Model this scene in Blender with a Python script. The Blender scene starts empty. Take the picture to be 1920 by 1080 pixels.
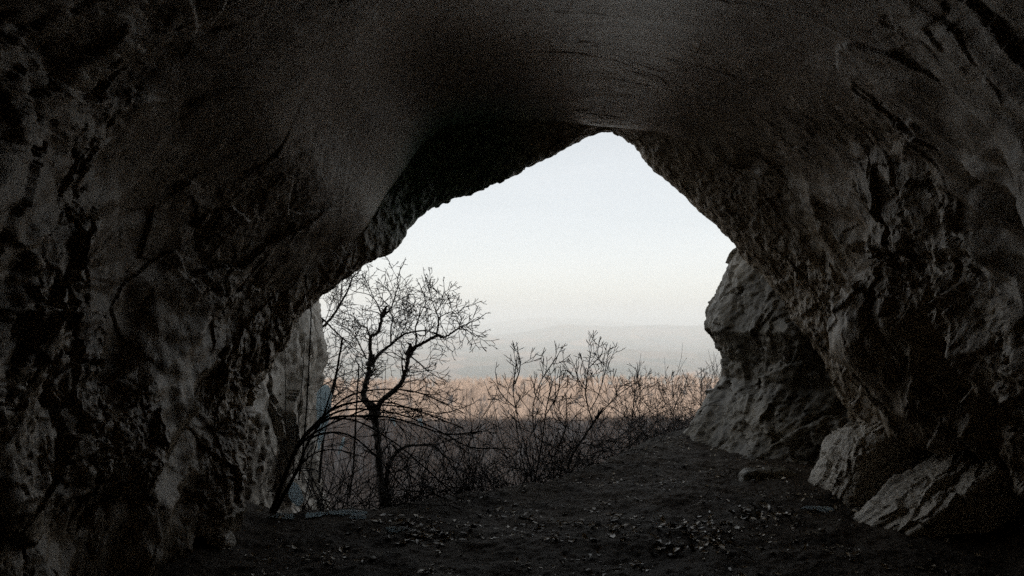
import bpy, math, random
import numpy as np
from mathutils import Vector

# ------------------------------------------------------------------ camera, sky, sun, exposure
scene = bpy.context.scene
COL = scene.collection
CAMZ = 1.65
F = 1280.0                                     # focal length in pixels of a 1920 wide picture
R = math.radians

cam_d = bpy.data.cameras.new('camera'); cam = bpy.data.objects.new('camera', cam_d); COL.objects.link(cam)
cam.location = (0, 0, CAMZ); cam.rotation_euler = (R(90), 0, 0)
cam_d.sensor_width = 36; cam_d.lens = 24; cam_d.shift_y = 60 / 1920
cam_d.clip_start = 0.05; cam_d.clip_end = 100000
scene.camera = cam

SUN_EL, SUN_AZ = 13.0, 10.0                    # low sun behind the hill
world = bpy.data.worlds.new('World'); scene.world = world; world.use_nodes = True
wn = world.node_tree.nodes; wl = world.node_tree.links
bg = wn['Background']; sky = wn.new('ShaderNodeTexSky'); sky.sky_type = 'NISHITA'; sky.sun_disc = False
sky.sun_elevation = R(SUN_EL); sky.sun_rotation = R(180 + SUN_AZ)
sky.air_density = 0.5; sky.dust_density = 2.5; sky.ozone_density = 0.0; sky.altitude = 300
wb = wn.new('ShaderNodeMix'); wb.data_type = 'RGBA'; wb.blend_type = 'MULTIPLY'; wb.inputs['Factor'].default_value = 1.0
wb.inputs[7].default_value = (0.75, 0.57, 0.45, 1)          # warm white balance
wl.new(sky.outputs[0], wb.inputs[6]); 
veil = wn.new('ShaderNodeMix'); veil.data_type = 'RGBA'; veil.blend_type = 'ADD'; veil.inputs['Factor'].default_value = 1.0; veil.clamp_result = False
vc = wn.new('ShaderNodeTexCoord'); vm = wn.new('ShaderNodeMapping'); vm.inputs['Scale'].default_value = (1.6, 1.6, 9.0); vn = wn.new('ShaderNodeTexNoise')
vn.inputs['Scale'].default_value = 2.2; vn.inputs['Detail'].default_value = 5; vr = wn.new('ShaderNodeValToRGB')   # thin winter cloud over the whole sky
vr.color_ramp.elements[0].position = 0.3; vr.color_ramp.elements[0].color = (4.25, 4.46, 4.42, 1); vr.color_ramp.elements[1].position = 0.7; vr.color_ramp.elements[1].color = (4.62, 4.78, 4.72, 1)
wl.new(vc.outputs['Generated'], vm.inputs[0]); wl.new(vm.outputs[0], vn.inputs['Vector']); wl.new(vn.outputs['Fac'], vr.inputs[0]); 
vs = wn.new('ShaderNodeSeparateXYZ'); wl.new(vc.outputs['Generated'], vs.inputs[0]); vg = wn.new('ShaderNodeMapRange')
vg.inputs['From Min'].default_value = 0.22; vg.inputs['From Max'].default_value = 0.9; vg.inputs['To Min'].default_value = 1.0; vg.inputs['To Max'].default_value = 0.45
wl.new(vs.outputs['Z'], vg.inputs['Value']); vx = wn.new('ShaderNodeVectorMath'); vx.operation = 'SCALE'     # the veil thins overhead
wl.new(vr.outputs[0], vx.inputs[0]); wl.new(vg.outputs['Result'], vx.inputs['Scale']); wl.new(vx.outputs[0], veil.inputs[7])
wl.new(wb.outputs[2], veil.inputs[6]); wl.new(veil.outputs[2], bg.inputs[0]); bg.inputs[1].default_value = 0.0490

sun_d = bpy.data.lights.new('sun', 'SUN'); sun = bpy.data.objects.new('sun', sun_d); COL.objects.link(sun)
sun_d.energy = 5.0; sun_d.angle = R(0.5); sun_d.color = (1.0, 0.80, 0.62)
Ldir = Vector((math.sin(R(SUN_AZ)) * math.cos(R(SUN_EL)), math.cos(R(SUN_AZ)) * math.cos(R(SUN_EL)), -math.sin(R(SUN_EL))))
sun.rotation_euler = Ldir.to_track_quat('-Z', 'Y').to_euler(); sun.location = (-30, -100, 80)

scene.view_settings.view_transform = 'Standard'; scene.view_settings.look = 'None'
scene.view_settings.exposure = 1.45; scene.view_settings.gamma = 1.0
scene.render.engine = 'CYCLES'
cy = scene.cycles
cy.max_bounces = 8; cy.diffuse_bounces = 5; cy.glossy_bounces = 3; cy.transmission_bounces = 6
cy.volume_bounces = 1; cy.transparent_max_bounces = 8
cy.use_denoising = False; cy.denoiser = 'OPENIMAGEDENOISE'; cy.denoising_input_passes = 'RGB_ALBEDO_NORMAL'; cy.denoising_prefilter = 'ACCURATE'
cy.sample_clamp_indirect = 0.8
cy.caustics_reflective = False; cy.caustics_refractive = False

# ------------------------------------------------------------------ helpers
def P(px, py, Y):
    return np.array(((px - 960) / F * Y, Y, CAMZ - (py - 600) / F * Y))

def tag(o, label=None, cat=None, group=None, kind=None):
    if label: o['label'] = label
    if cat: o['category'] = cat
    if group: o['group'] = group
    if kind: o['kind'] = kind
    return o

def link(name, me, parent=None):
    o = bpy.data.objects.new(name, me); COL.objects.link(o)
    if parent is not None: o.parent = parent
    return o

def empty(name, loc=(0, 0, 0)):
    o = bpy.data.objects.new(name, None); o.location = loc; o.empty_display_size = 0.2
    COL.objects.link(o); return o

def mesh_from(name, V, Fq, mat, smooth=True):
    """V (n,3), Fq (m,k) with k 3 or 4"""
    me = bpy.data.meshes.new(name)
    V = np.ascontiguousarray(V, dtype=np.float32); Fq = np.ascontiguousarray(Fq, dtype=np.int32)
    m, k = Fq.shape
    me.vertices.add(len(V)); me.vertices.foreach_set('co', V.ravel())
    me.loops.add(m * k); me.loops.foreach_set('vertex_index', Fq.ravel())
    me.polygons.add(m); me.polygons.foreach_set('loop_start', np.arange(0, m * k, k, dtype=np.int32))
    if smooth: me.polygons.foreach_set('use_smooth', np.ones(m, dtype=bool))
    me.materials.append(mat); me.update(calc_edges=True); me.validate()
    return me

def grid_faces(nr, nc, flip=False, closed=False):
    i = np.arange(nr - 1)[:, None]; ncol = nc if closed else nc - 1
    j = np.arange(ncol)[None, :]; j2 = (j + 1) % nc
    a = i * nc + j; b = i * nc + j2; c = (i + 1) * nc + j2; d = (i + 1) * nc + j
    q = np.stack([a, b, c, d], -1).reshape(-1, 4)
    return q[:, ::-1] if flip else q

# ---- noise
def _hash(ix, iy, iz, seed):
    h = (ix.astype(np.int64) * 374761393 + iy.astype(np.int64) * 668265263 + iz.astype(np.int64) * 2147483647 + seed * 974711) & 0xFFFFFFFF
    h = ((h ^ (h >> 13)) * 1274126177) & 0xFFFFFFFF
    h = ((h ^ (h >> 16)) * 2246822519) & 0xFFFFFFFF
    return (h ^ (h >> 15)) & 0xFFFFFFFF

_G = np.random.RandomState(5).normal(size=(256, 3)); _G /= np.linalg.norm(_G, axis=1)[:, None]

def perlin(p, seed=0):
    out = np.empty(len(p))
    for s in range(0, len(p), 200000):
        q = p[s:s + 200000]; i = np.floor(q).astype(np.int64); f = q - i
        u = f * f * f * (f * (f * 6 - 15) + 10); r = 0
        for dx in (0, 1):
            wx = u[:, 0] if dx else 1 - u[:, 0]
            for dy in (0, 1):
                wy = u[:, 1] if dy else 1 - u[:, 1]
                for dz in (0, 1):
                    wz = u[:, 2] if dz else 1 - u[:, 2]
                    g = _G[_hash(i[:, 0] + dx, i[:, 1] + dy, i[:, 2] + dz, seed) & 255]
                    r = r + wx * wy * wz * (g[:, 0] * (f[:, 0] - dx) + g[:, 1] * (f[:, 1] - dy) + g[:, 2] * (f[:, 2] - dz))
        out[s:s + 200000] = r
    return out * 1.6

def fbm(p, oct=4, seed=0, gain=0.5, ridged=False):
    r = 0; a = 1.0
    for k in range(oct):
        n = perlin(p * 2.03 ** k + k * 17.3, seed + k)
        if ridged: n = 1 - 2 * np.abs(n)
        r = r + a * n; a *= gain
    return r

def facets(p, seed=0, tilt=0.6, off=0.35):
    """cellular noise whose cells are tilted planes: broken rock faces"""
    out = np.empty(len(p))
    for s in range(0, len(p), 200000):
        q = p[s:s + 200000]; i = np.floor(q).astype(np.int64)
        best = np.full(len(q), 1e9); val = np.zeros(len(q))
        for dx in (-1, 0, 1):
            for dy in (-1, 0, 1):
                for dz in (-1, 0, 1):
                    h = _hash(i[:, 0] + dx, i[:, 1] + dy, i[:, 2] + dz, seed)
                    c = np.stack([i[:, 0] + dx + (h & 1023) / 1023., i[:, 1] + dy + ((h >> 10) & 1023) / 1023., i[:, 2] + dz + ((h >> 20) & 1023) / 1023.], 1)
                    d = q - c; dd = (d * d).sum(1)
                    g = _G[(h * 31 >> 7) & 255]
                    v = tilt * (d * g).sum(1) + off * (((h >> 5) & 255) / 255. - .5)
                    m = dd < best
                    best[m] = dd[m]; val[m] = v[m]
        out[s:s + 200000] = val
    return out

def catmull(C, t):
    """C (K,...) control values, t in [0,K-1]"""
    K = len(C); i = np.clip(np.floor(t).astype(int), 0, K - 2); f = (t - i)
    g = lambda k: C[np.clip(k, 0, K - 1)]
    f = f.reshape((-1,) + (1,) * (C.ndim - 1))
    p0, p1, p2, p3 = g(i - 1), g(i), g(i + 1), g(i + 2)
    m1, m2 = (p2 - p0) * .5, (p3 - p1) * .5
    f2, f3 = f * f, f * f * f
    return (2 * f3 - 3 * f2 + 1) * p1 + (f3 - 2 * f2 + f) * m1 + (-2 * f3 + 3 * f2) * p2 + (f3 - f2) * m2

def grid_normals(G):
    du = np.gradient(G, axis=0); dv = np.gradient(G, axis=1)
    n = np.cross(du, dv); n /= np.maximum(np.linalg.norm(n, axis=2, keepdims=True), 1e-9)
    return n

# ------------------------------------------------------------------ materials
class NT:
    def __init__(s, name, rough=0.85, spec=0.3):
        s.m = bpy.data.materials.new(name); s.m.use_nodes = True
        s.t = s.m.node_tree; s.b = s.t.nodes['Principled BSDF']
        s.b.inputs['Roughness'].default_value = rough; s.b.inputs['Specular IOR Level'].default_value = spec
    def n(s, typ, **kw):
        x = s.t.nodes.new(typ)
        for k, v in kw.items():
            if k in x.inputs.keys(): x.inputs[k].default_value = v
            else: setattr(x, k, v)
        return x
    def l(s, a, b): s.t.links.new(a, b)
    def pos(s): return s.n('ShaderNodeNewGeometry').outputs['Position']
    def noise(s, vec, scale, detail=6, rough=0.6, dist=0.0):
        x = s.n('ShaderNodeTexNoise'); x.inputs['Scale'].default_value = scale; x.inputs['Detail'].default_value = detail
        x.inputs['Roughness'].default_value = rough; x.inputs['Distortion'].default_value = dist
        s.l(vec, x.inputs['Vector']); return x.outputs['Fac']
    def ramp(s, fac, stops):
        x = s.n('ShaderNodeValToRGB'); e = x.color_ramp.elements
        while len(e) < len(stops): e.new(0.5)
        for el, (p, c) in zip(e, stops):
            el.position = p; el.color = (c[0], c[1], c[2], 1) if not isinstance(c, float) else (c, c, c, 1)
        s.l(fac, x.inputs[0]); return x.outputs[0]
    def mix(s, fac, a, b):
        x = s.n('ShaderNodeMix', data_type='RGBA')
        for sock, v in ((x.inputs['Factor'], fac), (x.inputs[6], a), (x.inputs[7], b)):
            if hasattr(v, 'links'): s.l(v, sock)
            elif isinstance(v, tuple): sock.default_value = (*v, 1)
            else: sock.default_value = v
        return x.outputs[2]
    def math(s, op, a, b=None, clamp=False):
        x = s.n('ShaderNodeMath', operation=op, use_clamp=clamp)
        for sock, v in ((x.inputs[0], a), (x.inputs[1], b)):
            if v is None: continue
            if hasattr(v, 'links'): s.l(v, sock)
            else: sock.default_value = v
        return x.outputs[0]
    def bump(s, h, strength, dist, prev=None):
        x = s.n('ShaderNodeBump'); x.inputs['Strength'].default_value = strength; x.inputs['Distance'].default_value = dist
        s.l(h, x.inputs['Height'])
        if prev is not None: s.l(prev, x.inputs['Normal'])
        return x.outputs[0]
    def color(s, c):
        if hasattr(c, 'links'): s.l(c, s.b.inputs['Base Color'])
        else: s.b.inputs['Base Color'].default_value = (*c, 1)
    def normal(s, n): s.l(n, s.b.inputs['Normal'])

def rock_material(name, dark, mid, light, moss=None, speck=1.0):
    t = NT(name, 0.43, 0.55); p = t.pos()
    a = t.noise(p, 0.9, 7, 0.62, 0.4); b = t.noise(p, 9.0, 8, 0.7); c = t.noise(p, 85.0, 3, 0.75)
    col = t.ramp(a, [(0.30, dark), (0.52, mid), (0.72, light)])
    col = t.mix(t.ramp(b, [(0.40, 0.0), (0.7, 0.45)]), col, light)
    col = t.mix(t.ramp(b, [(0.30, 0.6), (0.48, 0.0)]), col, dark)
    sp = t.ramp(c, [(0.40, 0.12), (0.60, 1.75)])
    x = t.n('ShaderNodeMix', data_type='RGBA', blend_type='MULTIPLY'); x.inputs['Factor'].default_value = 0.75 * speck
    t.l(col, x.inputs[6]); t.l(sp, x.inputs[7]); col = x.outputs[2]
    if moss is not None:
        (cx, cy_, cz), rad, mc = moss
        d = t.n('ShaderNodeVectorMath', operation='DISTANCE'); t.l(p, d.inputs[0]); d.inputs[1].default_value = (cx, cy_, cz)
        f = t.math('SUBTRACT', rad, d.outputs['Value']); f = t.math('ADD', f, t.math('MULTIPLY', t.math('SUBTRACT', b, 0.5), 1.2))
        f = t.math('MULTIPLY', f, 1.3, True); f = t.math('MULTIPLY', f, 0.85)
        col = t.mix(f, col, mc)
    t.color(col)
    n = t.bump(b, 0.25, 0.03); n = t.bump(t.noise(p, 45.0, 6, 0.7), 0.45, 0.010, n); n = t.bump(c, 0.4, 0.003, n)
    t.normal(n); return t.m

M = {}
M['cave_rock'] = rock_material('cave_rock', (0.175, 0.130, 0.086), (0.31, 0.245, 0.17), (0.52, 0.435, 0.325), moss=((-0.75, 7.3, 3.3), 1.45, (0.11, 0.24, 0.175)))
M['cliff_rock'] = rock_material('cliff_rock', (0.31, 0.28, 0.24), (0.50, 0.455, 0.395), (0.58, 0.535, 0.47), speck=0.5)
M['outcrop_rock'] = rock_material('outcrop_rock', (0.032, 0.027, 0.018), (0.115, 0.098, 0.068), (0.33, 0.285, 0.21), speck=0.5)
M['boulder_rock'] = rock_material('boulder_rock', (0.26, 0.225, 0.18), (0.50, 0.44, 0.36), (0.62, 0.56, 0.47))

def plain(name, c1, c2, scale, rough=0.85, spec=0.25, bump=0.0, bscale=40, dist=0.01, rnd=False):
    t = NT(name, rough, spec); p = t.pos()
    if rnd: f = t.n('ShaderNodeNewGeometry').outputs['Random Per Island']
    else: f = t.noise(p, scale, 5, 0.6)
    t.color(t.ramp(f, [(0.25, c1), (0.75, c2)]))
    if bump: t.normal(t.bump(t.noise(p, bscale, 5, 0.65), bump, dist))
    return t.m
M['bark'] = plain('bark', (0.026, 0.024, 0.023), (0.065, 0.061, 0.058), 14, 0.9, 0.15, 0.5, 60, 0.01)
M['bark_pale'] = plain('bark_pale', (0.06, 0.055, 0.05), (0.13, 0.12, 0.105), 14, 0.85, 0.2, 0.5, 60, 0.01)
M['twig'] = plain('twig', (0.035, 0.032, 0.032), (0.08, 0.074, 0.073), 6, 0.85, 0.2)
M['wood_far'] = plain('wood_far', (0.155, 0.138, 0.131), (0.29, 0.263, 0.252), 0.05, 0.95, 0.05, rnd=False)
M['leaf'] = plain('leaf', (0.13, 0.095, 0.06), (0.68, 0.58, 0.44), 1, 0.28, 0.7, rnd=True)
def ice_material():
    t = NT('ice', 0.25, 0.5); p = t.pos()
    t.color(t.ramp(t.noise(p, 14, 5), [(0.3, (0.68, 0.76, 0.80)), (0.7, (0.86, 0.91, 0.94))]))
    t.b.inputs['Transmission Weight'].default_value = 0.05; t.b.inputs['IOR'].default_value = 1.31
    t.b.inputs['Subsurface Weight'].default_value = 0.0
    t.normal(t.bump(t.noise(p, 30, 4), 0.4, 0.01))
    tl = t.n('ShaderNodeBsdfTranslucent'); tl.inputs[0].default_value = (0.80, 0.90, 0.95, 1)
    mx = t.n('ShaderNodeMixShader'); mx.inputs[0].default_value = 0.72
    t.l(t.b.outputs[0], mx.inputs[1]); t.l(tl.outputs[0], mx.inputs[2])
    t.l(mx.outputs[0], t.t.nodes['Material Output'].inputs['Surface']); return t.m
M['ice'] = ice_material()

def ground_material():
    t = NT('ground', 0.7, 0.22); p = t.pos()
    sep = t.n('ShaderNodeSeparateXYZ'); t.l(p, sep.inputs[0]); y = sep.outputs['Y']
    a = t.noise(p, 1.4, 7, 0.65); b = t.noise(p, 22, 6, 0.7); c = t.noise(p, 120, 4, 0.7)
    soil = t.ramp(a, [(0.3, (0.024, 0.0165, 0.010)), (0.7, (0.080, 0.056, 0.034))])
    soil = t.mix(t.ramp(b, [(0.5, 0.0), (0.72, 0.7)]), soil, (0.11, 0.082, 0.053))
    slope = t.ramp(t.noise(p, 0.6, 8, 0.7), [(0.3, (0.03, 0.027, 0.025)), (0.7, (0.07, 0.063, 0.057))])
    wood = t.ramp(t.noise(p, 0.08, 8, 0.7), [(0.3, (0.10, 0.094, 0.096)), (0.7, (0.19, 0.18, 0.182))])
    mp = t.n('ShaderNodeMapping'); t.l(p, mp.inputs['Vector']); mp.inputs['Scale'].default_value = (0.0008, 0.00032, 0.0)
    v = t.n('ShaderNodeTexVoronoi'); v.inputs['Scale'].default_value = 2.2; t.l(mp.outputs[0], v.inputs['Vector'])
    sepc = t.n('ShaderNodeSeparateColor'); t.l(v.outputs['Color'], sepc.inputs[0])
    plainc = t.ramp(sepc.outputs[0], [(0.0, (0.045, 0.055, 0.04)), (0.35, (0.13, 0.095, 0.07)), (0.65, (0.07, 0.075, 0.05)), (1.0, (0.22, 0.16, 0.12))])
    fac = lambda y0, y1: (lambda m: m)(t.math('DIVIDE', t.math('SUBTRACT', y, y0), y1 - y0, True))
    col = t.mix(fac(7.5, 12.0), soil, slope); col = t.mix(fac(60., 140.), col, wood); col = t.mix(fac(640., 760.), col, plainc)
    t.color(col)
    n = t.bump(b, 0.6, 0.03); n = t.bump(c, 0.6, 0.008, n); t.normal(n); return t.m
M['ground'] = ground_material()

# ------------------------------------------------------------------ ground: one sheet from the cave floor to the horizon
EX = np.array([-2000, -60, -6, -3, -1.8, -1.1, -.54, -.05, .27, .69, 1.19, 1.67, 2.3, 3, 4, 7, 60, 2000.])
EY = np.array([5, 5, 5.4, 5.7, 5.8, 5.95, 6.3, 6.6, 6.9, 7.4, 8.0, 8.9, 9.9, 10.7, 11.5, 12, 12, 12.])
FD = np.array([-1e5, 0, 0.3, 1, 3, 6, 14, 34, 64, 144, 300, 580, 640, 800, 1500, 3000, 6000, 1e6])
FZ = np.array([0, 0, -.06, -.5, -2.0, -4.3, -10, -20, -28, -44, -50, -57, -61, -120, -320, -520, -800, -800.])

def ground_z(x, y):
    x = np.asarray(x, float); y = np.asarray(y, float); sh = x.shape
    x = x.ravel(); y = y.ravel()
    p = np.stack([x, y, np.zeros_like(x)], 1)
    d = y - np.interp(x, EX, EY)
    z = np.interp(d, FD, FZ)
    near = np.clip(1 - np.abs(d) / 40, 0, 1) * (np.abs(x) < 60)
    m = near > 0
    nz = np.zeros_like(x)
    nz[m] = 0.055 * fbm(p[m] * 0.9, 3, 3) + 0.022 * fbm(p[m] * 4.5, 3, 8) + 0.007 * fbm(p[m] * 22, 2, 11)
    z = z + nz
    # floor climbs a little to the walls
    inside = d < 0.5
    z = z + np.where(inside, 0.22 * np.clip((x - 3.0) / 1.0, 0, 1) ** 2 + 0.25 * np.clip((-1.9 - x) / 0.6, 0, 1) ** 2, 0)
    far = np.clip((d - 8) / 60, 0, 1)
    z = z + far * (1.2 * fbm(p / 25., 2, 21)) * np.clip((1000 - d) / 300, 0, 1)
    f2 = np.clip((d - 40) / 200, 0, 1) * np.clip((900 - d) / 200, 0, 1)
    z = z + f2 * 4.0 * fbm(p / 140., 2, 31)
    # low hills far out on the plain
    hm = d > 1500
    if hm.any():
        q = p[hm]; yy = q[:, 1]; xx = q[:, 0]
        h = 1180 * np.exp(-((yy - 46000) / 4400) ** 2) * np.exp(-((xx - 3000) / 6600) ** 2) * (0.8 + 0.3 * fbm(q / 5000., 3, 41))
        h += 590 * np.exp(-((yy - 28400) / 2600) ** 2) * np.clip(0.42 + xx / 3400., 0.3, 1) * np.clip(1.0 + 0.2 * fbm(q / 2600., 4, 43), 0, 2)
        h += 300 * np.exp(-((yy - 22600) / 1800) ** 2) * np.clip(0.45 + 0.9 * fbm(q / 3200., 3, 45), 0, 2)
        h += 120 * np.exp(-((yy - 15200) / 1400) ** 2) * np.clip(0.4 + fbm(q / 1800., 2, 47), 0, 2)
        z[hm] += h
    return z.reshape(sh)

def spread(lo, hi, step, far_lo, far_hi, g, cap):
    a = list(np.arange(lo, hi + 1e-6, step)); s = step
    while a[-1] < far_hi: s = min(s * g, cap); a.append(a[-1] + s)
    b = [lo]; s = step
    while b[-1] > far_lo: s = min(s * g, cap); b.append(b[-1] - s)
    return np.array(b[:0:-1] + a)
gx = spread(-2.6, 4.0, 0.014, -29000, 29000, 1.06, 330)
gy = spread(4.2, 10.2, 0.016, -400, 58000, 1.045, 340)
GX, GY = np.meshgrid(gx, gy)
GZ = ground_z(GX, GY)
o = link('ground', mesh_from('ground', np.stack([GX, GY, GZ], -1).reshape(-1, 3), grid_faces(len(gy), len(gx)), M['ground']))
tag(o, 'dark earth floor of the cave running out to the wooded slope and plain', 'ground', kind='structure')

# ------------------------------------------------------------------ cave shell with the hill over it
def row_px(pts): return np.array([P(*q) for q in pts])
ROW_S = row_px([(385, 1085, 4.9), (432, 930, 5.15), (452, 810, 5.45), (488, 695, 5.8), (598, 562, 6.25), (690, 492, 6.7), (742, 462, 7.0), (800, 395, 7.35),
                (925, 346, 7.7), (1045, 285, 8.0), (1150, 247, 8.3), (1238, 328, 8.25), (1378, 445, 8.0), (1490, 575, 7.7), (1590, 730, 7.35), (1650, 890, 7.1), (1700, 1010, 7.0)])
ROW_R = row_px([(270, 1150, 4.2), (300, 960, 4.3), (325, 820, 4.5), (355, 700, 4.75), (450, 575, 5.2), (575, 480, 5.7), (670, 430, 6.1), (740, 335, 6.5),
                (835, 238, 6.9), (1000, 222, 7.2), (1160, 236, 7.3), (1340, 262, 7.0), (1510, 345, 6.5), (1630, 480, 6.1), (1612, 660, 6.1), (1720, 850, 6.35), (1840, 1010, 6.35)])
ROW_R2 = ROW_R * 0.72 + ROW_S * 0.28
cen = np.array([0.3, 0, 1.9])
def outward(Rw, amt, dy):
    v = Rw - cen; v[:, 1] = 0; v /= np.linalg.norm(v, axis=1)[:, None]
    q = Rw + v * np.asarray(amt)[:, None] if np.ndim(amt) else Rw + v * amt
    q = q.copy(); q[:, 1] += dy; return q
ROW_R2 = outward(ROW_R2, np.array([0, 0, .05, .05, .05, .06, .12, .22, .25, .15, .06, .08, .1, .1, .1, .0, 0]), 0)
XA = np.array([(-1.95, -.4, 2.7), (-2.0, .5, 2.7), (-2.0, 1.1, 2.7), (-1.93, 1.75, 2.6), (-1.75, 2.3, 2.5), (-1.4, 2.6, 2.4), (-1.0, 2.82, 2.4), (-.65, 2.93, 2.4), (-.3, 2.99, 2.4),
               (.2, 3.04, 2.4), (.75, 3.0, 2.4), (1.35, 2.86, 2.4), (1.9, 2.5, 2.6), (2.3, 2.05, 2.8), (2.6, 1.4, 2.9), (2.8, .6, 3.1), (2.9, -.4, 3.1)])[:, [0, 2, 1]]
def shrink(Rw, sx, sz, yv):
    q = Rw.copy(); q[:, 0] = 0.2 + (q[:, 0] - 0.2) * sx; q[:, 2] = np.where(q[:, 2] > 0, q[:, 2] * sz, q[:, 2]); q[:, 1] = yv; return q
XB = shrink(XA, 0.93, 0.93, 1.0); XC = shrink(XA, 0.95, 0.92, -1.0); XD = shrink(XA, 0.8, 0.8, -3.5); XE = shrink(XA, 0.02, 0.3, -4.6)
MID = XA * 0.45 + ROW_R * 0.55; MID = outward(MID, np.array([0, .1, .2, .25, .3, .3, .3, .28, .25, .22, .2, .22, .28, .36, .52, .85, 1.0]), 0)
S1 = outward(ROW_S, 0.55, 0.45); S2 = outward(ROW_S, 2.6, 0.55); S3 = outward(ROW_S, 14., -0.8)
S1[:, 2] = np.where(np.arange(17) % 16 == 0, -5, S1[:, 2]); S2[[0, 16], 2] = -7; S3[[0, 16], 2] = -7
jj = np.arange(17) / 16.
XF = np.stack([-450 + 900 * jj, np.full(17, -8.), np.interp(jj * 16, [0, 1, 2, 4, 12, 14, 15, 16], [-40, -5, 14, 31.5, 31.5, 14, -5, -40])], 1)
XG = XF.copy(); XG[:, 1] = -130; XG[:, 2] = -6
ROWS = np.stack([XE, XD, XC, XB, XA, MID, ROW_R, ROW_R2, ROW_S, S1, S2, S3, XF, XG])
counts = [12, 20, 30, 60, 150, 150, 60, 170, 50, 24, 14, 24, 8]
tr = np.concatenate([i + np.arange(c) / c for i, c in enumerate(counts)] + [[float(len(counts))]])
# columns: dense everywhere
NC = 900
tc = np.linspace(0, 16, NC)
G = catmull(ROWS[:11], np.minimum(tr, 10.0))  # (nr,17,3)
for k_ in range(len(tr)):                   # the hill outside runs straight from row to row
    if tr[k_] > 9:
        i_ = min(int(tr[k_]), len(ROWS) - 2); G[k_] = ROWS[i_] + (ROWS[i_ + 1] - ROWS[i_]) * (tr[k_] - i_)
G = catmull(np.swapaxes(G, 0, 1), tc)       # (NC,nr,3)
G = np.swapaxes(G, 0, 1).copy()
# row S must stay the silhouette: no overshoot on the two outer hill rows
nr = len(tr)
N = grid_normals(G)
s = np.sign(((np.array([0.3, 0, 1.7]) - G) * N * np.array([1, 0, 1])).sum(2)[tr < 8].mean()); N *= s
flat = G.reshape(-1, 3)
u = np.repeat(tc[None] * 0.75, nr, 0).ravel(); vv = np.repeat(np.interp(tr, [0, 4, 6, 8, 9], [0, 6, 8.2, 9.8, 10.4])[:, None], NC, 1).ravel()
wob = flat + 0.25 * np.stack([fbm(flat * 0.8, 2, 77), fbm(flat * 0.8, 2, 78), fbm(flat * 0.8, 2, 79)], 1)
bed = np.stack([wob[:, 0] * 0.7, (wob[:, 1] + wob[:, 2]) * 0.55, (wob[:, 1] - wob[:, 2]) * 1.25], 1)   # beds dip towards the back
TR = np.repeat(tr[:, None], NC, 1).ravel()
win = np.interp(TR, [3, 4, 6, 7.4, 8, 8.6, 10, 13], [1, 1, 1, .6, .25, .6, 1, 1])
win2 = np.interp(TR, [3, 7.4, 8, 8.6], [1, .8, .5, .8])
tcf = np.repeat(tc[None], nr, 0).ravel()
side = np.interp(tcf, [0, 2.5, 4.5, 6.5, 11, 12.3, 13.5, 16], [1.15, 1, .5, .06, .06, .55, 1.1, 1.1])       # roof smoother than the sides
brk = np.clip(0.5 + 1.9 * fbm(flat * 0.75 + 40, 3, 71), 0, 1); brk = brk * brk * (3 - 2 * brk)          # broken zones between worn smooth ones
rightside = np.clip((tcf - 10.5) / 2, 0, 1)
D = win * side * (0.19 * fbm(flat * 0.8, 2, 51) + (0.06 + 0.09 * rightside) * (fbm(bed * .8, 3, 52, 0.5, True) - .2))
D += win2 * side * ((.25 + .75 * brk) * (0.11 * facets(bed * 1.1 + 3, 61, 0.95, 0.12) + 0.10 * facets(flat * 1.35, 62, 0.95, 0.12)) + brk * (0.085 * facets(flat * 3.4, 63, 0.7, 0.25) + 0.045 * facets(flat * 8.5, 64) + 0.016 * facets(flat * 19., 65)))
D += win2 * ((0.003 + 0.047 * side) * fbm(flat * 2.6, 3, 54) + (0.2 + brk) * side * 0.011 * fbm(flat * 11., 3, 55, 0.6))
D += np.interp(TR, [6.8, 7.6, 8.4, 9], [0, 1, 1, 0]) * (0.035 * facets(flat * 4.5, 66) + 0.018 * fbm(flat * 9, 3, 67))
rw = TR + 0.22 * fbm(flat * 1.3, 3, 91); cut = 0.55 + 0.6 * fbm(flat * 2.2, 2, 92)
for r0_, t0_, t1_, am_ in ((6.1, 10.4, 14.4, .15), (5.45, 11.6, 15.2, .12), (4.9, 12.2, 15.6, .10), (5.5, 0.6, 3.2, .12), (6.1, .4, 3.6, .10)):
    m_ = np.clip((tcf - t0_) / .6, 0, 1) * np.clip((t1_ - tcf) / .6, 0, 1); q_ = rw - r0_
    D += am_ * m_ * np.clip(cut, 0, 1.2) * np.where(q_ < 0, np.exp(q_ / .22), np.exp(-q_ / .05))
D *= np.clip(np.interp(TR, [0, 9, 10, 12], [1, 1, 2, 6]), 1, 6)
flat = flat + N.reshape(-1, 3) * D[:, None]
CF = grid_faces(nr, NC)
o = link('cave', mesh_from('cave', flat, CF, M['cave_rock']))
tag(o, 'dark rough rock vault of the cave framing the bright opening', 'cave', kind='structure')

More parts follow.
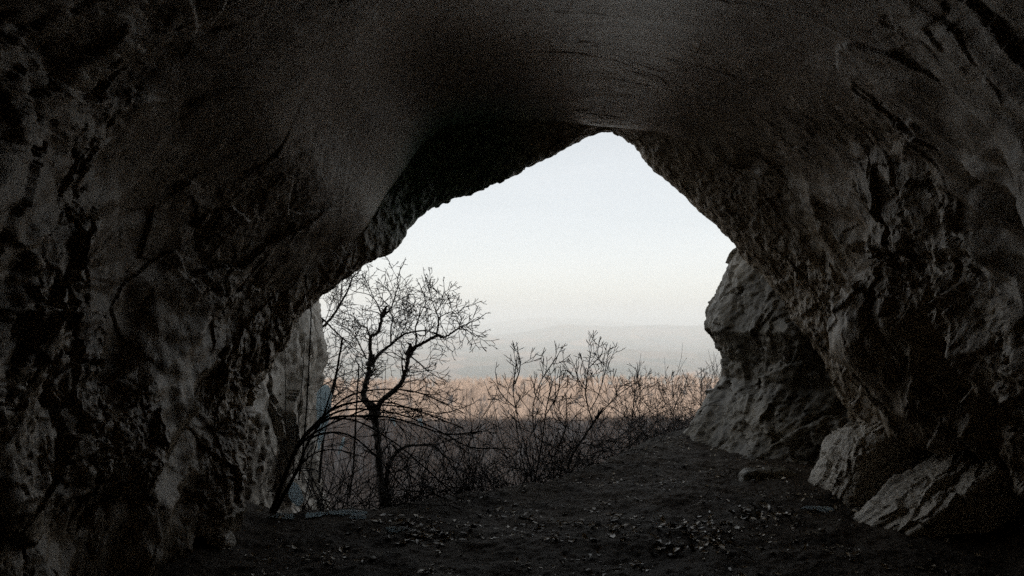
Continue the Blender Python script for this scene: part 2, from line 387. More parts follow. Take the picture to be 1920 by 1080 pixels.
# ------------------------------------------------------------------ rock pillars at the mouth
def pillar(name, cx, cy_, hx, hy, rot, zs, scale, offs, mat, seed, n=520, m=420, expo=3.2, amp=1.0):
    """zs: heights, scale: size factor, offs: (dx,dy) of the centre at each height"""
    zz = np.linspace(zs[0], zs[-1], m); sc = np.interp(zz, zs, scale); ox = np.interp(zz, zs, [a for a, b in offs]); oy = np.interp(zz, zs, [b for a, b in offs])
    th = np.linspace(0, 2 * math.pi, n, endpoint=False); c, s_ = np.cos(th), np.sin(th)
    r = (np.abs(c) ** expo + np.abs(s_) ** expo) ** (-1 / expo)
    lx, ly = hx * r * c, hy * r * s_
    cr, sr = math.cos(rot), math.sin(rot)
    X = cx + ox[:, None] + (lx * cr - ly * sr)[None] * sc[:, None]; Y = cy_ + oy[:, None] + (lx * sr + ly * cr)[None] * sc[:, None]
    G = np.stack([X, Y, np.repeat(zz[:, None], n, 1)], -1)
    Nn = np.stack([np.repeat((c * cr - s_ * sr)[None], m, 0), np.repeat((c * sr + s_ * cr)[None], m, 0), np.zeros((m, n))], -1).reshape(-1, 3)
    p = G.reshape(-1, 3)
    st = p * np.array([1, 1, .75])
    d = amp * (0.20 * fbm(p * 0.9, 2, seed) + 0.24 * facets(st * 1.3 + 5, seed + 1) + 0.13 * facets(st * 3.3, seed + 2) + 0.05 * facets(p * 8.5, seed + 3) + 0.02 * fbm(p * 12, 3, seed + 4))
    p = p + Nn * d[:, None]
    Fq = grid_faces(m, n, closed=True)
    top = np.arange((m - 1) * n, m * n); k = len(p)
    p = np.vstack([p, p[top].mean(0)])
    tri = np.stack([top, np.roll(top, -1), np.full(n, k), np.full(n, k)], 1)
    me = mesh_from(name, p, Fq, mat)
    return link(name, me)

o = pillar('rock_cliff', -4.10, 8.1, 1.55, 2.5, R(7), [-6, -1.6, -1.0, -.5, 0, .5, 1.0, 1.5, 2.2, 4, 7], [1.3, 1.12, 1.06, .98, .96, .97, 1.0, .99, .95, .9, .8],
           [(.1, 0), (.0, 0), (.0, 0), (0, 0), (0, 0), (0, 0), (0, 0), (0, 0), (0, 0), (0, 0), (-.2, 0)], M['cliff_rock'], 101, amp=0.75, expo=4.5)
tag(o, 'grey weathered cliff face just outside the left edge of the cave mouth', 'cliff')
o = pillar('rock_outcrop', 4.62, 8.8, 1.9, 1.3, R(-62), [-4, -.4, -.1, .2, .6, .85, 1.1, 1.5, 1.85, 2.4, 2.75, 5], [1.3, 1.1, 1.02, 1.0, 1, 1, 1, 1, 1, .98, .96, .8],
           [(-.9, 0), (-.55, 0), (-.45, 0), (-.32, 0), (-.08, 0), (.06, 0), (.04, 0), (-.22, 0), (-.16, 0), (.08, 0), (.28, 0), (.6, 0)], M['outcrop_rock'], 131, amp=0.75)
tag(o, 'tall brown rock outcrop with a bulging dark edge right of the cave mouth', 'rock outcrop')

# ------------------------------------------------------------------ boulders
def ico_dirs(sub):
    import bmesh
    bm = bmesh.new(); bmesh.ops.create_icosphere(bm, subdivisions=sub, radius=1)
    V = np.array([v.co[:] for v in bm.verts]); Fq = np.array([[v.index for v in f.verts] for f in bm.faces]); bm.free()
    return V / np.linalg.norm(V, axis=1)[:, None], Fq
ICO7 = ico_dirs(7); ICO5 = ico_dirs(5); ICO4 = ico_dirs(4)

def boulder(name, c, planes, mat, seed, ico=None, amp=1.0, grain=None, soft=14.0):
    V, Fq = ico or ICO7
    c = np.array(c, float); acc = 0
    for n, d in planes:
        n = np.array(n, float); n /= np.linalg.norm(n)
        acc = acc + np.clip(V @ n / d, 1e-4, None) ** soft
    r = acc ** (-1 / soft)
    p = V * r[:, None]
    q = p + c
    st = q if grain is None else q @ grain
    d = amp * (0.05 * fbm(q * 1.8, 2, seed) + 0.07 * facets(st * 4.0, seed + 1) + 0.045 * facets(st * 9.0, seed + 2) + 0.010 * fbm(q * 18, 3, seed + 3))
    p = p + V * d[:, None]
    o = link(name, mesh_from(name, p, Fq, mat)); o.location = c
    return o
# grain runs up the slab
e1 = np.array([.77, .02, .62]); e1 /= np.linalg.norm(e1); e3 = np.array([-.61, -.03, .79]); e2 = np.cross(e3, e1)
GR = np.stack([e1 * 0.5, e2 * 1.15, e3], 1)
o = boulder('boulder', (3.58, 5.45, 0.08), [((-.62, -.02, .79), .32), ((-.12, -.97, .08), .36), ((0, 1, .1), .45), ((1, 0, .2), 1.3), ((0, 0, -1), .5), ((.55, 0, .84), .80), ((.3, -.9, .4), .75), ((-1, .2, -.1), .78)], M['boulder_rock'], 201, grain=GR, soft=26, amp=1.25)
tag(o, 'slanted wedge shaped boulder with one pale grooved face catching the light', 'boulder')
o = boulder('boulder', (3.66, 6.42, 0.16), [((-.93, -.05, .36), .56), ((-.12, -.99, .05), .34), ((-.35, .1, .9), .56), ((1, 0, 0), .9), ((0, 1, 0), .6), ((0, 0, -1), .5), ((-.85, -.5, -.1), .68)], M['boulder_rock'], 221, grain=GR, soft=10)
tag(o, 'rounded boulder leaning on the right wall, pale left edge and black front', 'boulder')
pz = P(1440, 890, 7.2)
o = boulder('stone', (pz[0], 7.2, -0.01), [((0, 0, 1), .10), ((0, 0, -1), .12), ((1, 0, .3), .26), ((-1, 0, .3), .28), ((0, 1, .3), .14), ((0, -1, .5), .13)], M['outcrop_rock'], 241, ico=ICO5, amp=0.45, soft=6)
tag(o, 'low flat dark stone lying at the foot of the outcrop', 'stone')
pz = P(405, 1020, 4.95)
o = boulder('stone', (pz[0], 4.92, 0.03), [((0, 0, 1), .07), ((0, 0, -1), .1), ((1, 0, .2), .11), ((-1, 0, .2), .12), ((0, 1, .3), .1), ((0, -1, .5), .09)], M['boulder_rock'], 251, ico=ICO5, amp=0.35, soft=10)
tag(o, 'small pale blocky stone at the foot of the left wall', 'stone')

# ------------------------------------------------------------------ tubes and trees
class Tubes:
    def __init__(s): s.V = []; s.Q = []; s.n = 0
    def add(s, pts, rad, k=5):
        pts = np.asarray(pts, float); rad = np.asarray(rad, float); m = len(pts)
        t = np.gradient(pts, axis=0); t /= np.maximum(np.linalg.norm(t, axis=1), 1e-9)[:, None]
        ref = np.array([0.31, 0.83, 0.17]) if abs(t[:, 1]).mean() < .8 else np.array([1., 0.1, .2])
        a = np.cross(t, ref); a /= np.maximum(np.linalg.norm(a, axis=1), 1e-9)[:, None]; b = np.cross(t, a)
        th = np.arange(k) * 2 * math.pi / k
        ring = pts[:, None] + rad[:, None, None] * (np.cos(th)[None, :, None] * a[:, None] + np.sin(th)[None, :, None] * b[:, None])
        s.V.append(ring.reshape(-1, 3)); s.Q.append(grid_faces(m, k, closed=True) + s.n); s.n += m * k
    def arrays(s): return np.vstack(s.V), np.vstack(s.Q)
    def build(s, name, mat, parent=None):
        V, Q = s.arrays(); return link(name, mesh_from(name, V, Q, mat), parent)

def unit(v): return v / max(np.linalg.norm(v), 1e-9)

def grow(T, rng, p0, d, L, r0, level, cfg):
    """a crooked twig and its side twigs"""
    n = max(3, int(L / cfg['seg'])); pts = [p0]; d = unit(d); step = L / n
    for i in range(n):
        d = unit(d + rng.normal(0, cfg['wob'], 3) + np.array([0, 0, cfg['up']]))
        pts.append(pts[-1] + d * step)
    pts = np.array(pts); rad = np.maximum(r0 * (1 - 0.75 * np.linspace(0, 1, n + 1)), cfg['rmin'])
    T.add(pts, rad, 5 if r0 > .012 else 3)
    if cfg.get('bud') and level <= 1:
        T.add([pts[-1], pts[-1] + d * .02, pts[-1] + d * .045], [cfg['rmin'], cfg['bud'], cfg['rmin'] * .5], 4)
    if level > 0: side_twigs(T, rng, pts, rad, level, cfg, L)

def side_twigs(T, rng, pts, rad, level, cfg, L, start=0.2):
    cum = np.concatenate([[0], np.cumsum(np.linalg.norm(np.diff(pts, axis=0), axis=1))]); tot = cum[-1]
    k = max(1, int(round(tot * cfg['dens'] * rng.uniform(.8, 1.2)))) if level > 0 else 0
    az = rng.uniform(0, 6.28)
    for i in range(k):
        t = tot * (start + (1 - start) * (i + rng.uniform(0, .9)) / k)
        q = np.array([np.interp(t, cum, pts[:, c]) for c in range(3)]); r = np.interp(t, cum, rad)
        j = min(np.searchsorted(cum, t), len(pts) - 1); d = unit(pts[j] - pts[max(j - 1, 0)])
        az += 2.4 + rng.normal(0, .4)
        a = unit(np.cross(d, [.3, .5, .8])); b = np.cross(d, a)
        ang = rng.uniform(*cfg['ang'])
        nd = d * math.cos(ang) + (a * math.cos(az) + b * math.sin(az)) * math.sin(ang)
        l = L * rng.uniform(*cfg['ratio']) * (1.15 - 0.6 * t / tot)
        grow(T, rng, q, nd, l, max(r * rng.uniform(.45, .7), cfg['rmin']), level - 1, cfg)

def smooth_path(pts, per=5, rng=None, jit=0.0):
    pts = np.asarray(pts, float); t = np.linspace(0, len(pts) - 1, (len(pts) - 1) * per + 1); q = catmull(pts, t)
    if rng is not None and jit: q[1:-1] += rng.normal(0, jit, q[1:-1].shape)
    return q

LIMB = 0.43
def traced_tree(name, limbs, Y, rng, cfg, mats, label, cat, dY=0.5, twigL=0.9, base=None, group=None, level=2):
    """limbs: (pixel points, radius start, radius end, is_main); depth wanders from limb to limb so the crown has volume"""
    T = Tubes(); C = Tubes(); depth = {}
    root = empty(name, base if base is not None else (0, 0, 0))
    off = np.array(root.location)
    for pts, ra, rb, main in limbs:
        k = (pts[0][0], pts[0][1])
        near = min(depth, key=lambda q: (q[0] - k[0]) ** 2 + (q[1] - k[1]) ** 2) if depth else None
        y0 = depth[near] if near and (near[0] - k[0]) ** 2 + (near[1] - k[1]) ** 2 < 900 else Y
        slope = rng.uniform(-dY, dY) if not main else rng.uniform(-.25, .25) * dY
        P3 = []
        for i, (a, b) in enumerate(pts):
            y = y0 + slope * i / max(1, len(pts) - 1); depth[(a, b)] = y; P3.append(P(a, b, y))
        q = smooth_path(P3, 5, rng, ra * 0.07); rad = np.maximum(np.linspace(ra, rb, len(q)) * (LIMB if Y > 7 else .8), .006) * (1 + rng.normal(0, .05, len(q)))
        T.add(q - off, rad, 8)
        side_twigs(C, rng, q - off, rad * .6, level, cfg, twigL, start=(.55 if main == 1 and ra > .08 else .12))
        grow(C, rng, q[-1] - off, q[-1] - q[-3], twigL * .25, rb, level, cfg)
    T.build('trunk', mats[0], root); C.build('crown', mats[1], root)
    tag(root, label, cat, group); return root

rng = np.random.RandomState(7)
CFG = dict(seg=.10, wob=.21, up=.03, rmin=.0042, dens=8.5, ang=(.5, 1.1), ratio=(.42, .72))
Yt = 11.0
main_limbs = [
    ([(723, 1010), (716, 930), (711, 855), (707, 809), (702, 778)], .155, .115, 1),
    ([(702, 778), (690, 755), (680, 741), (687, 715), (693, 687)], .115, .090, 1),
    ([(693, 687), (694, 660), (695, 633), (709, 624), (714, 604), (716, 593)], .075, .050, 1),
    ([(716, 593), (722, 589), (733, 578), (740, 558), (746, 536), (746, 520), (751, 504)], .040, .010, 0),
    ([(716, 593), (709, 587), (700, 584), (691, 583)], .026, .010, 0),
    ([(716, 593), (711, 578), (700, 558), (687, 551), (667, 547)], .030, .008, 0),
    ([(700, 558), (691, 535), (684, 522)], .018, .006, 0),
    ([(713, 575), (725, 562), (733, 553), (728, 545), (722, 538)], .020, .006, 0),
    ([(694, 633), (687, 615), (673, 607), (662, 593), (644, 587)], .038, .010, 0),
    ([(687, 673), (676, 650), (668, 635), (655, 618), (636, 610)], .032, .010, 0),
    ([(697, 685), (713, 662), (733, 647), (749, 633), (767, 623), (798, 620), (813, 624)], .065, .018, 0),
    ([(733, 647), (733, 630), (733, 613), (736, 598), (732, 584), (726, 570)], .036, .010, 0),
    ([(736, 598), (748, 592), (762, 587), (776, 575)], .018, .006, 0),
    ([(749, 633), (757, 618), (762, 607), (769, 587), (776, 570)], .024, .007, 0),
    ([(738, 628), (737, 616), (745, 611), (762, 607)], .018, .008, 0),
    ([(702, 778), (715, 752), (746, 726), (757, 705), (762, 689), (767, 664)], .100, .072, 1),
    ([(767, 664), (780, 651), (802, 638), (818, 630), (833, 633), (847, 624), (860, 616), (876, 607), (898, 598)], .066, .010, 0),
    ([(818, 630), (821, 614), (822, 598), (816, 580), (807, 553), (800, 524)], .036, .007, 0),
    ([(822, 597), (838, 587), (856, 588), (867, 578)], .020, .006, 0),
    ([(818, 584), (827, 569), (833, 544)], .018, .006, 0),
    ([(780, 650), (780, 630), (780, 611), (791, 584), (799, 564), (789, 540)], .036, .007, 0),
    ([(771, 669), (787, 682), (802, 696), (824, 709)], .030, .008, 0),
    ([(763, 688), (770, 698), (785, 697), (803, 695)], .024, .010, 0),
    ([(858, 616), (876, 620), (891, 631)], .014, .005, 0),
    ([(764, 676), (749, 669), (736, 661), (724, 661)], .022, .008, 0),
    ([(705, 770), (690, 765), (668, 740), (650, 728), (630, 725)], .030, .010, 0),
    ([(722, 945), (728, 879), (741, 853), (762, 837), (785, 835), (811, 835), (829, 850), (850, 876), (872, 915)], .085, .020, 0),
    ([(811, 835), (840, 827), (880, 815), (915, 800)], .030, .008, 0),
    ([(740, 728), (775, 735), (800, 725), (830, 745), (850, 752)], .022, .008, 0),
    ([(705, 772), (740, 775), (790, 770), (830, 775), (880, 760)], .026, .008, 0),
]
traced_tree('bare_tree', main_limbs, Yt, rng, CFG, (M['bark'], M['twig']), 'large crooked bare tree with two main limbs against the pale sky', 'tree', dY=.9, twigL=.82, level=3)

limbs2 = [
    ([(540, 990), (556, 860), (566, 760), (578, 690), (593, 622)], .13, .085, 1),
    ([(593, 622), (620, 598), (638, 569), (653, 544), (660, 522), (673, 509), (681, 496)], .060, .014, 0),
    ([(586, 585), (609, 602), (629, 622), (653, 644), (689, 673)], .045, .012, 0),
    ([(660, 522), (640, 515), (625, 500)], .016, .006, 0),
    ([(638, 569), (640, 540), (645, 515)], .016, .006, 0),
    ([(566, 700), (600, 680), (640, 660), (670, 625)], .030, .008, 0),
    ([(570, 740), (610, 720), (650, 700), (690, 690)], .030, .008, 0),
    ([(560, 780), (600, 760), (640, 735), (680, 705)], .028, .008, 0),
    ([(610, 602), (625, 560), (632, 530)], .018, .006, 0),
]
traced_tree('bare_tree', limbs2, 11.8, rng, CFG, (M['bark'], M['twig']), 'bare tree half hidden behind the grey cliff, its branch reaching up to the cave rim', 'tree', dY=.8, twigL=.95, level=3)

# bush at the left foot of the opening, stems sweeping right
CFGB = dict(seg=.07, wob=.13, up=-.012, rmin=.0034, dens=4.5, ang=(.25, .7), ratio=(.45, .8))
bush = [
    ([(508, 962), (523, 920), (539, 879), (554, 845), (570, 819), (596, 791), (622, 769), (655, 756), (692, 752), (740, 757), (790, 772), (840, 792)], .026, .004, 0),
    ([(514, 962), (544, 907), (562, 871), (575, 835), (604, 785), (622, 731), (632, 700)], .024, .005, 0),
    ([(575, 826), (601, 814), (635, 811), (666, 822), (697, 848), (728, 881), (749, 907)], .014, .004, 0),
    ([(570, 819), (617, 785), (681, 780), (733, 783), (785, 798), (837, 814), (904, 809)], .015, .004, 0),
    ([(511, 962), (530, 905), (548, 860), (572, 824), (610, 800), (660, 778), (715, 760), (770, 765)], .018, .004, 0),
    ([(562, 871), (590, 850), (625, 843), (660, 850)], .010, .004, 0),
    ([(548, 880), (565, 878), (587, 879)], .008, .003, 0),
    ([(596, 791), (640, 770), (700, 768), (760, 780), (820, 806), (880, 838), (935, 840)], .012, .003, 0),
    ([(604, 785), (650, 745), (710, 730), (780, 735), (840, 760)], .012, .003, 0),
    ([(617, 785), (670, 790), (740, 830), (800, 880), (850, 925)], .011, .003, 0),
]
traced_tree('bush', bush, 5.75, rng, CFGB, (M['bark'], M['twig']), 'bare bush rooted at the left wall with dark stems arching to the right', 'bush', dY=.7, twigL=.55, base=tuple(P(512, 955, 5.75)), level=2)

def stem(px_pts, Y, ra, rb, label, name='dead_stem', cat='dead stem', mat='bark'):
    T = Tubes(); q = smooth_path([P(a, b, Y + dy) for a, b, dy in px_pts], 6, rng, ra * .25)
    T.add(q - q[0], np.linspace(ra, rb, len(q)), 7)
    o = T.build(name, M[mat]); o.location = q[0]; tag(o, label, cat); return o
stem([(598, 905, 0), (610, 800, 0), (628, 715, 0), (643, 632, 0)], 8.2, .017, .012, 'straight broken dead stem leaning beside the large icicle')
stem([(655, 935, 0), (663, 860, 0), (668, 770, 0), (673, 682, 0)], 8.8, .014, .009, 'straight dead stem standing between the cliff and the crooked tree')
stem([(560, 900, 0), (570, 820, 0), (579, 700, 0), (583, 600, .1), (583, 560, .2)], 6.0, .008, .005, 'thickest thin vine hanging straight down before the grey cliff', 'vine', 'vine')
stem([(549, 890, 0), (558, 800, 0), (566, 720, 0), (571, 640, .2)], 6.1, .005, .003, 'hair thin vine close beside the thickest vine on the cliff', 'vine', 'vine')
stem([(538, 865, 0), (536, 790, 0), (535, 700, 0), (534, 640, .2)], 6.2, .004, .003, 'hair thin vine hanging alone over the middle of the grey cliff', 'vine', 'vine')

# young trees along the rim on the right
CFGS = dict(seg=.06, wob=.13, up=.085, rmin=.0038, dens=8.5, ang=(.5, .95), ratio=(.40, .66), bud=.0042)
sap = [
    ('young_tree', 8.0, [
        ([(985, 985), (1000, 920), (1006, 885), (1016, 830), (1022, 780), (1030, 740)], .024, .012, 0),
        ([(1000, 912), (990, 860), (975, 800), (967, 765), (962, 730), (966, 700)], .018, .008, 0),
        ([(1000, 915), (1020, 880), (1045, 845), (1060, 800), (1062, 760)], .014, .006, 0),
        ([(1010, 850), (1000, 800), (1000, 760), (1012, 720), (1030, 690), (1045, 668)], .014, .006, 0),
        ([(967, 765), (945, 745), (930, 722)], .009, .005, 0),
        ([(966, 720), (975, 690), (972, 662)], .009, .004, 0),
        ([(1022, 780), (1045, 740), (1050, 705)], .009, .005, 0),
        ([(1006, 885), (985, 880), (960, 878)], .008, .004, 0)], 'dense many stemmed bare shrub, the widest right of the crooked tree', .62),
    ('young_tree', 8.9, [
        ([(1055, 960), (1063, 890), (1075, 850), (1098, 815), (1118, 785)], .044, .030, 1),
        ([(1112, 795), (1102, 760), (1098, 730), (1103, 690), (1107, 665)], .024, .007, 0),
        ([(1118, 785), (1140, 760), (1160, 740), (1185, 722)], .020, .007, 0),
        ([(1100, 735), (1085, 712), (1078, 690)], .010, .005, 0),
        ([(1106, 770), (1120, 745), (1130, 715), (1138, 680)], .014, .005, 0),
        ([(1098, 812), (1075, 808), (1050, 790), (1040, 770)], .014, .005, 0),
        ([(1068, 862), (1048, 845), (1022, 830)], .012, .005, 0),
        ([(1104, 690), (1125, 668), (1130, 658)], .008, .004, 0)], 'tallest young bare tree with a leaning trunk on the rim of the slope', .70),
    ('young_tree', 11.5, [
        ([(1178, 900), (1180, 835), (1184, 795), (1189, 750), (1196, 705)], .032, .010, 0),
        ([(1184, 795), (1205, 780), (1228, 765)], .016, .006, 0),
        ([(1184, 790), (1165, 775), (1150, 765)], .014, .006, 0),
        ([(1187, 765), (1205, 730), (1225, 718)], .014, .006, 0)], 'slim young bare tree between the leaning tree and the outcrop', .80),
    ('young_tree', 13.0, [
        ([(1268, 880), (1265, 810), (1262, 778), (1270, 750), (1283, 725)], .034, .012, 0),
        ([(1262, 778), (1245, 750), (1235, 725)], .018, .007, 0),
        ([(1266, 762), (1262, 735), (1260, 712)], .016, .007, 0)], 'short forked young bare tree behind the mossy rim near the outcrop', .75),
    ('young_tree', 14.5, [
        ([(1318, 860), (1316, 790), (1314, 740), (1315, 705)], .036, .012, 0),
        ([(1315, 760), (1298, 740), (1288, 718)], .016, .007, 0),
        ([(1314, 745), (1330, 722), (1336, 705)], .016, .007, 0)], 'young bare tree partly cut off by the dark edge of the outcrop', .80),
]
for nm, Y, limbs, lab, tl in sap:
    traced_tree(nm, limbs, Y, rng, CFGS, (M['bark'], M['twig']), lab, 'young tree', dY=.5, twigL=tl, group='young bare trees along the rim', level=3)

# bare saplings down the shaded slope (each its own thing, shared meshes)
CFGM = dict(seg=.22, wob=.13, up=.05, rmin=.006, dens=1.5, ang=(.4, .9), ratio=(.34, .6))
protos = []
for k in range(6):
    T = Tubes(); C = Tubes(); h = rng.uniform(5, 7.5); lean = rng.normal(0, .12, 2)
    for st_ in range(1 + k % 3):
        b0 = np.array([rng.normal(0, .12), rng.normal(0, .12), -.3])
        pts = [b0 + np.array([lean[0] * z + rng.normal(0, .07) + (st_ - .8) * .12 * z, lean[1] * z + rng.normal(0, .07), z]) for z in np.linspace(0, h * rng.uniform(.75, 1), 7)]
        q = smooth_path(pts, 4); rad = np.linspace(.06 - .012 * st_, .012, len(q))
        T.add(q, rad, 6); side_twigs(C, rng, q, rad * .6, 2, CFGM, 2.1, start=.22)
    root = empty('slope_sapling'); T.build('trunk', M['bark'] if k % 2 else M['bark_pale'], root); C.build('crown', M['twig'], root)
    protos.append(root)
spots = []
tries = 0
while len(spots) < 110 and tries < 9000:
    tries += 1
    y = 9.5 + 40 * rng.uniform() ** 1.4; x = rng.uniform(-.34, .36) * y + (y - 9) * 0.02
    if y < np.interp(x, EX, EY) + 2.6: continue
    if min([(x - a) ** 2 + (y - b) ** 2 for a, b in spots] or [9]) < 1.3: continue
    top = ground_z(np.array([x]), np.array([y]))[0] + 7.2
    if 600 - (top - CAMZ) / y * F < 765: continue
    spots.append((x, y))
for i, (x, y) in enumerate(spots):
    src = protos[i % 6]
    if i < 6: r_ = src
    else:
        r_ = src.copy(); COL.objects.link(r_)
        for ch in src.children:
            c_ = ch.copy(); COL.objects.link(c_); c_.parent = r_
    z = float(ground_z(np.array([x]), np.array([y]))[0])
    r_.location = (x, y, z - .1); r_.rotation_euler = (0, 0, rng.uniform(0, 6.28)); sc_ = rng.uniform(.75, 1.1); r_.scale = (sc_, sc_, sc_)
    tag(r_, 'bare sapling in the thicket on the shaded slope below the cave', 'sapling', 'bare saplings on the shaded slope')

# ------------------------------------------------------------------ the wood that fills the valley (reads as one mass)
def low_tree(rng, h):
    T = Tubes()
    T.add([[0, 0, -.5], [rng.normal(0, .15), rng.normal(0, .15), h * .5], [rng.normal(0, .4), rng.normal(0, .4), h]], [.14, .10, .03], 3)
    for i in range(46):
        z = h * rng.uniform(.25, .95); a = rng.uniform(0, 6.28); l = (h - z) * .45 + rng.uniform(.6, 1.9); up = rng.uniform(.6, 1.7)
        p0 = np.array([rng.normal(0, .1), rng.normal(0, .1), z]); d = unit(np.array([math.cos(a), math.sin(a), up]))
        p1 = p0 + d * l * .6; p2 = p1 + unit(d + np.array([rng.normal(0, .3), rng.normal(0, .3), .5])) * l * .6
        T.add([p0, p1, p2], [.045, .035, .015], 3)
    return T.arrays()
lows = [low_tree(rng, h) for h in (6.5, 7.5, 8.5, 7.0, 9.0, 6.0)]
VV = []; QQ = []; nn = 0
NT_ = 5200
yy = 46 + (640 - 46) * rng.uniform(size=NT_) ** .75; xx = rng.uniform(-.42, .40, NT_) * yy
zz = ground_z(xx, yy)
for i in range(NT_):
    V, Q = lows[i % 6]; a = rng.uniform(0, 6.28); c, s_ = math.cos(a), math.sin(a); k = rng.uniform(.75, 1.2)
    W = V * k; W = np.stack([W[:, 0] * c - W[:, 1] * s_ + xx[i], W[:, 0] * s_ + W[:, 1] * c + yy[i], W[:, 2] + zz[i]], 1)
    VV.append(W); QQ.append(Q + nn); nn += len(V)
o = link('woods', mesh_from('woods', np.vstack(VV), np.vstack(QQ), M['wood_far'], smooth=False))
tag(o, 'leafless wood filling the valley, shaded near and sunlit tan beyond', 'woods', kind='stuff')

T = Tubes()
for i in range(4300):
    x = rng.uniform(-1.9, 4.2); y = np.interp(x, EX, EY) + .25 + 15 * rng.uniform() ** 1.5; x *= 1 + .25 * (y - 6) / 8
    if y < np.interp(x, EX, EY) + .2: continue
    z = float(ground_z(np.array([x]), np.array([y]))[0]); h = rng.uniform(.3, 1.3) * (1 + .05 * (y - 6)); d = unit(np.array([rng.normal(0, .8), rng.normal(0, .8), 1]))
    pts = [np.array([x, y, z - .05])]
    for k in range(5):
        d = unit(d + rng.normal(0, .26, 3) + np.array([0, 0, -.10])); pts.append(pts[-1] + d * h / 5)
    T.add(pts, np.linspace(.006, .0025, 6), 3)
    for k in (2, 3, 4):
        e = unit(d + rng.normal(0, .6, 3)); T.add([pts[k], pts[k] + e * h * .18, pts[k] + unit(e + [0, 0, .4]) * h * .34], [.004, .003, .002], 3)
o = T.build('undergrowth', M['twig']); tag(o, 'tangle of thin bare stems on the slope just below the floor edge', 'undergrowth', kind='stuff')

# ------------------------------------------------------------------ leaf litter and clods on the cave floor
def litter():
    VV = []; QQ = []; n = 0
    cl = [(812, 1002, 40, 12, 60), (1312, 1022, 45, 12, 70), (1310, 990, 45, 8, 55), (1440, 966, 55, 8, 55), (1540, 950, 40, 10, 25), (750, 985, 30, 8, 25), (1010, 985, 40, 10, 25), (1150, 1000, 60, 12, 40)]
    pts = []
    for px, py, sx, sy, k in cl:
        for i in range(k):
            b = py + rng.normal(0, sy); a = px + rng.normal(0, sx); Y = CAMZ * F / max(b - 600, 120); pts.append(((a - 960) / F * Y, Y, 1))
    for i in range(5200): pts.append((rng.uniform(-2.2, 4.0), 3.6 + 6.0 * rng.uniform() ** 1.2, 0))
    pts = np.array(pts); dr = fbm(np.column_stack([pts[:, :2] * 1.6, pts[:, 2] * 0]), 3, 95)      # leaves drift together
    pts = pts[(pts[:, 2] > 0) | (dr + rng.normal(0, .12, len(pts)) > .12)]; keep = pts[:, 1] < np.interp(pts[:, 0], EX, EY) + .8; pts = pts[keep]
    z = ground_z(pts[:, 0], pts[:, 1])
    for (x, y, big), zg in zip(pts, z):
        L = rng.uniform(.012, .034) * (1.5 if big else 1); W = L * rng.uniform(.3, .5); curl = rng.uniform(-.9, 1.2)
        us = np.linspace(-1, 1, 5); rows = []
        for u_ in us:
            w = W * (1 - u_ * u_) ** .6 + .0006; zc = .35 * curl * L * (u_ * u_ - .4)
            rows += [(u_ * L, -w, zc + .45 * W), (u_ * L, 0, zc), (u_ * L, w, zc + .45 * W * rng.uniform(.2, 1.4))]
        p = np.array(rows); tx, ty, tz = rng.normal(0, .2), rng.normal(0, .2), rng.uniform(0, 6.28)
        cx, sx_ = math.cos(tx), math.sin(tx); p = p @ np.array([[1, 0, 0], [0, cx, -sx_], [0, sx_, cx]]).T
        cx, sx_ = math.cos(ty), math.sin(ty); p = p @ np.array([[cx, 0, sx_], [0, 1, 0], [-sx_, 0, cx]]).T
        cx, sx_ = math.cos(tz), math.sin(tz); p = p @ np.array([[cx, -sx_, 0], [sx_, cx, 0], [0, 0, 1]]).T
        p[:, 2] -= p[:, 2].min(); p += np.array([x, y, zg + .001])
        VV.append(p); QQ.append(grid_faces(5, 3) + n); n += 15
    return np.vstack(VV), np.vstack(QQ)
V, Q = litter()
o = link('leaf_litter', mesh_from('leaf_litter', V, Q, M['leaf'])); tag(o, 'dry curled leaves scattered over the dark cave floor', 'leaf litter', kind='stuff')

V0, F0 = ico_dirs(2); VV = []; QQ = []; n = 0
for i in range(260):
    x, y = rng.uniform(-2.2, 4.0), 3.8 + 5.5 * rng.uniform() ** 1.3
    if y > np.interp(x, EX, EY): continue
    s_ = .006 + .022 * rng.uniform() ** 3; z = float(ground_z(np.array([x]), np.array([y]))[0])
    p = V0 * s_ * (1 + .35 * perlin(V0 * 1.5 + i * 7.1, 5))[:, None] * np.array([1, rng.uniform(.7, 1.2), .6]) + np.array([x, y, z + s_ * .2])
    VV.append(p); QQ.append(F0 + n); n += len(V0)
o = link('gravel', mesh_from('gravel', np.vstack(VV), np.vstack(QQ), M['outcrop_rock'])); tag(o, 'small clods and stone chips strewn over the cave floor', 'gravel', kind='stuff')

# ------------------------------------------------------------------ ice
def icicle(name, path, radii, Y, label, group=None, flat=.6):
    q = smooth_path([P(a, b, Y) for a, b in path], 8); rad = np.interp(np.linspace(0, 1, len(q)), np.linspace(0, 1, len(radii)), radii)
    rad = rad * (1 + .12 * perlin(q * 9, 3))
    T = Tubes(); T.add(q - q[0], rad, 14); V, Q = T.arrays(); V[:, 1] *= flat
    V += .006 * np.stack([perlin(V * 25 + 9, 1), perlin(V * 25 + 50, 2), V[:, 0] * 0], 1)
    o = link(name, mesh_from(name, V, Q, M['ice'])); o.location = q[0]; tag(o, label, 'icicle', group); return o
icicle('icicle', [(612, 722), (608, 745), (606, 775), (602, 805), (599, 828), (597, 845)], [.02, .085, .09, .055, .04, .022, .003], 7.4, 'large milky icicle hanging on the edge of the grey cliff', 'icicles')
icicle('icicle', [(616, 745), (613, 765), (611, 790), (609, 803)], [.02, .04, .03, .004], 7.45, 'short icicle grown against the right side of the large milky one', 'icicles')
icicle('icicle', [(645, 820), (642, 832), (637, 845), (634, 853)], [.012, .02, .014, .003], 7.4, 'thin curved icicle hanging low between bush stems', 'icicles')
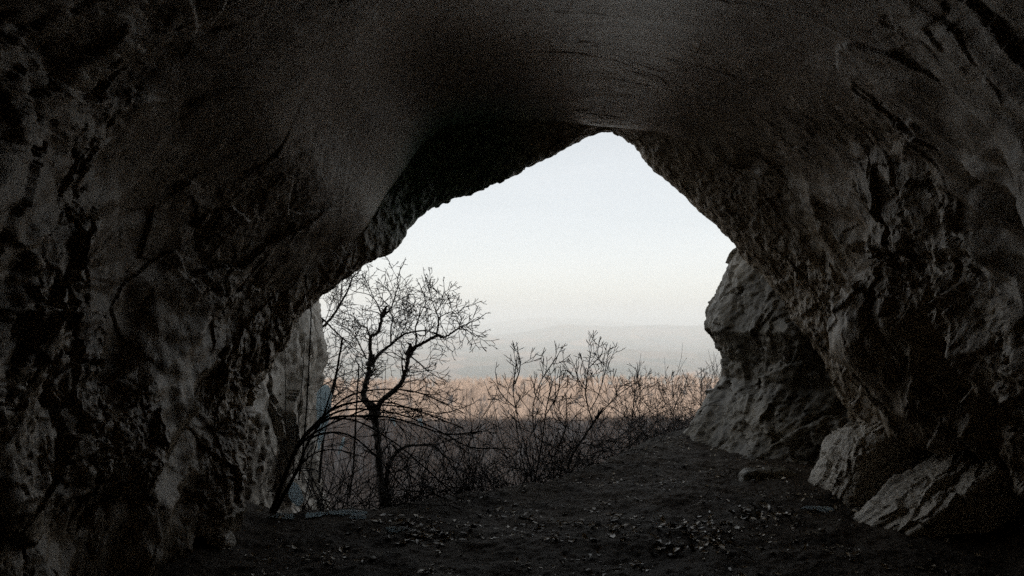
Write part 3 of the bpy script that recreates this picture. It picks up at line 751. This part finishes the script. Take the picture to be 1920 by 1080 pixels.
icicle('icicle', [(735, 783), (739, 792), (740, 800)], [.03, .016, .003], 8.0, 'tiny icicle on a twig in front of the trunk of the crooked tree', 'icicles')
icicle('icicle', [(786, 785), (790, 794), (792, 800)], [.035, .02, .004], 8.0, 'tiny icicle on a twig right of the trunk of the crooked tree', 'icicles')
icicle('icicle', [(548, 905), (553, 922), (558, 940), (556, 948)], [.02, .065, .055, .012], 5.95, 'rounded lump of bluish ice at the foot of the grey cliff', None)
icicle('icicle', [(1543, 562), (1545, 570), (1546, 578)], [.012, .012, .003], 7.3, 'tiny pale icicle under the rim of the right wall', 'icicles')

def slab(px, py, L, W, rot, label):
    Y = CAMZ * F / (py - 600); x = (px - 960) / F * Y
    n = 40; th = np.linspace(0, 6.283, n, endpoint=False); rr = 1 + .35 * perlin(np.stack([np.cos(th) * 1.6 + px, np.sin(th) * 1.6, th * 0], 1), 9)
    rim = np.stack([np.cos(th) * rr * L, np.sin(th) * rr * W], 1); c, s_ = math.cos(rot), math.sin(rot)
    rim = rim @ np.array([[c, s_], [-s_, c]])
    rows = []
    for f, z in ((1.02, -.03), (1.0, .004), (.9, .012), (.5, .015), (.02, .015)): rows.append(np.column_stack([rim * f, np.full(n, z)]))
    V = np.vstack(rows); V[:, 2] += .008 * perlin(V * 12 + px, 4)
    z0 = float(ground_z(np.array([x]), np.array([Y]))[0])
    o = link('ice_sheet', mesh_from('ice_sheet', V, grid_faces(5, n, closed=True), M['ice'])); o.location = (x, Y, z0 + .012)
    tag(o, label, 'ice', 'flat pieces of ice on the cave floor'); return o
slab(655, 966, .17, .03, -.05, 'longest flat piece of ice on the floor below the bush')
slab(595, 968, .09, .02, .05, 'thin flat piece of ice left of the longest one')
slab(672, 975, .07, .03, .1, 'small flat piece of ice just before the longest one')
slab(750, 992, .12, .035, -.3, 'slanting sliver of ice at the edge of the leaf patch')
slab(528, 969, .10, .03, .1, 'flat piece of ice beside the root of the bush')
slab(1530, 953, .13, .035, -.1, 'flat pale piece of ice in front of the rounded boulder')

# ------------------------------------------------------------------ the air over the plain
hz = bpy.data.materials.new('haze'); hz.use_nodes = True; ht = hz.node_tree
ht.nodes.remove(ht.nodes['Principled BSDF']); pv = ht.nodes.new('ShaderNodeVolumePrincipled')
pv.inputs['Color'].default_value = (0.76, 0.885, 1.0, 1); pv.inputs['Density'].default_value = 0.00007; pv.inputs['Anisotropy'].default_value = 0.2
ht.links.new(pv.outputs[0], ht.nodes['Material Output'].inputs['Volume'])
x0, x1, y0, y1, z0, z1 = -32000., 32000., -700., 62000., -812., 430.
V = np.array([(x, y, z) for z in (z0, z1) for y in (y0, y1) for x in (x0, x1)])
Q = np.array([(0, 2, 3, 1), (4, 5, 7, 6), (0, 1, 5, 4), (2, 6, 7, 3), (0, 4, 6, 2), (1, 3, 7, 5)])
o = link('haze', mesh_from('haze', V, Q, hz, smooth=False)); tag(o, 'pale winter haze lying over the plain', 'haze', kind='stuff')
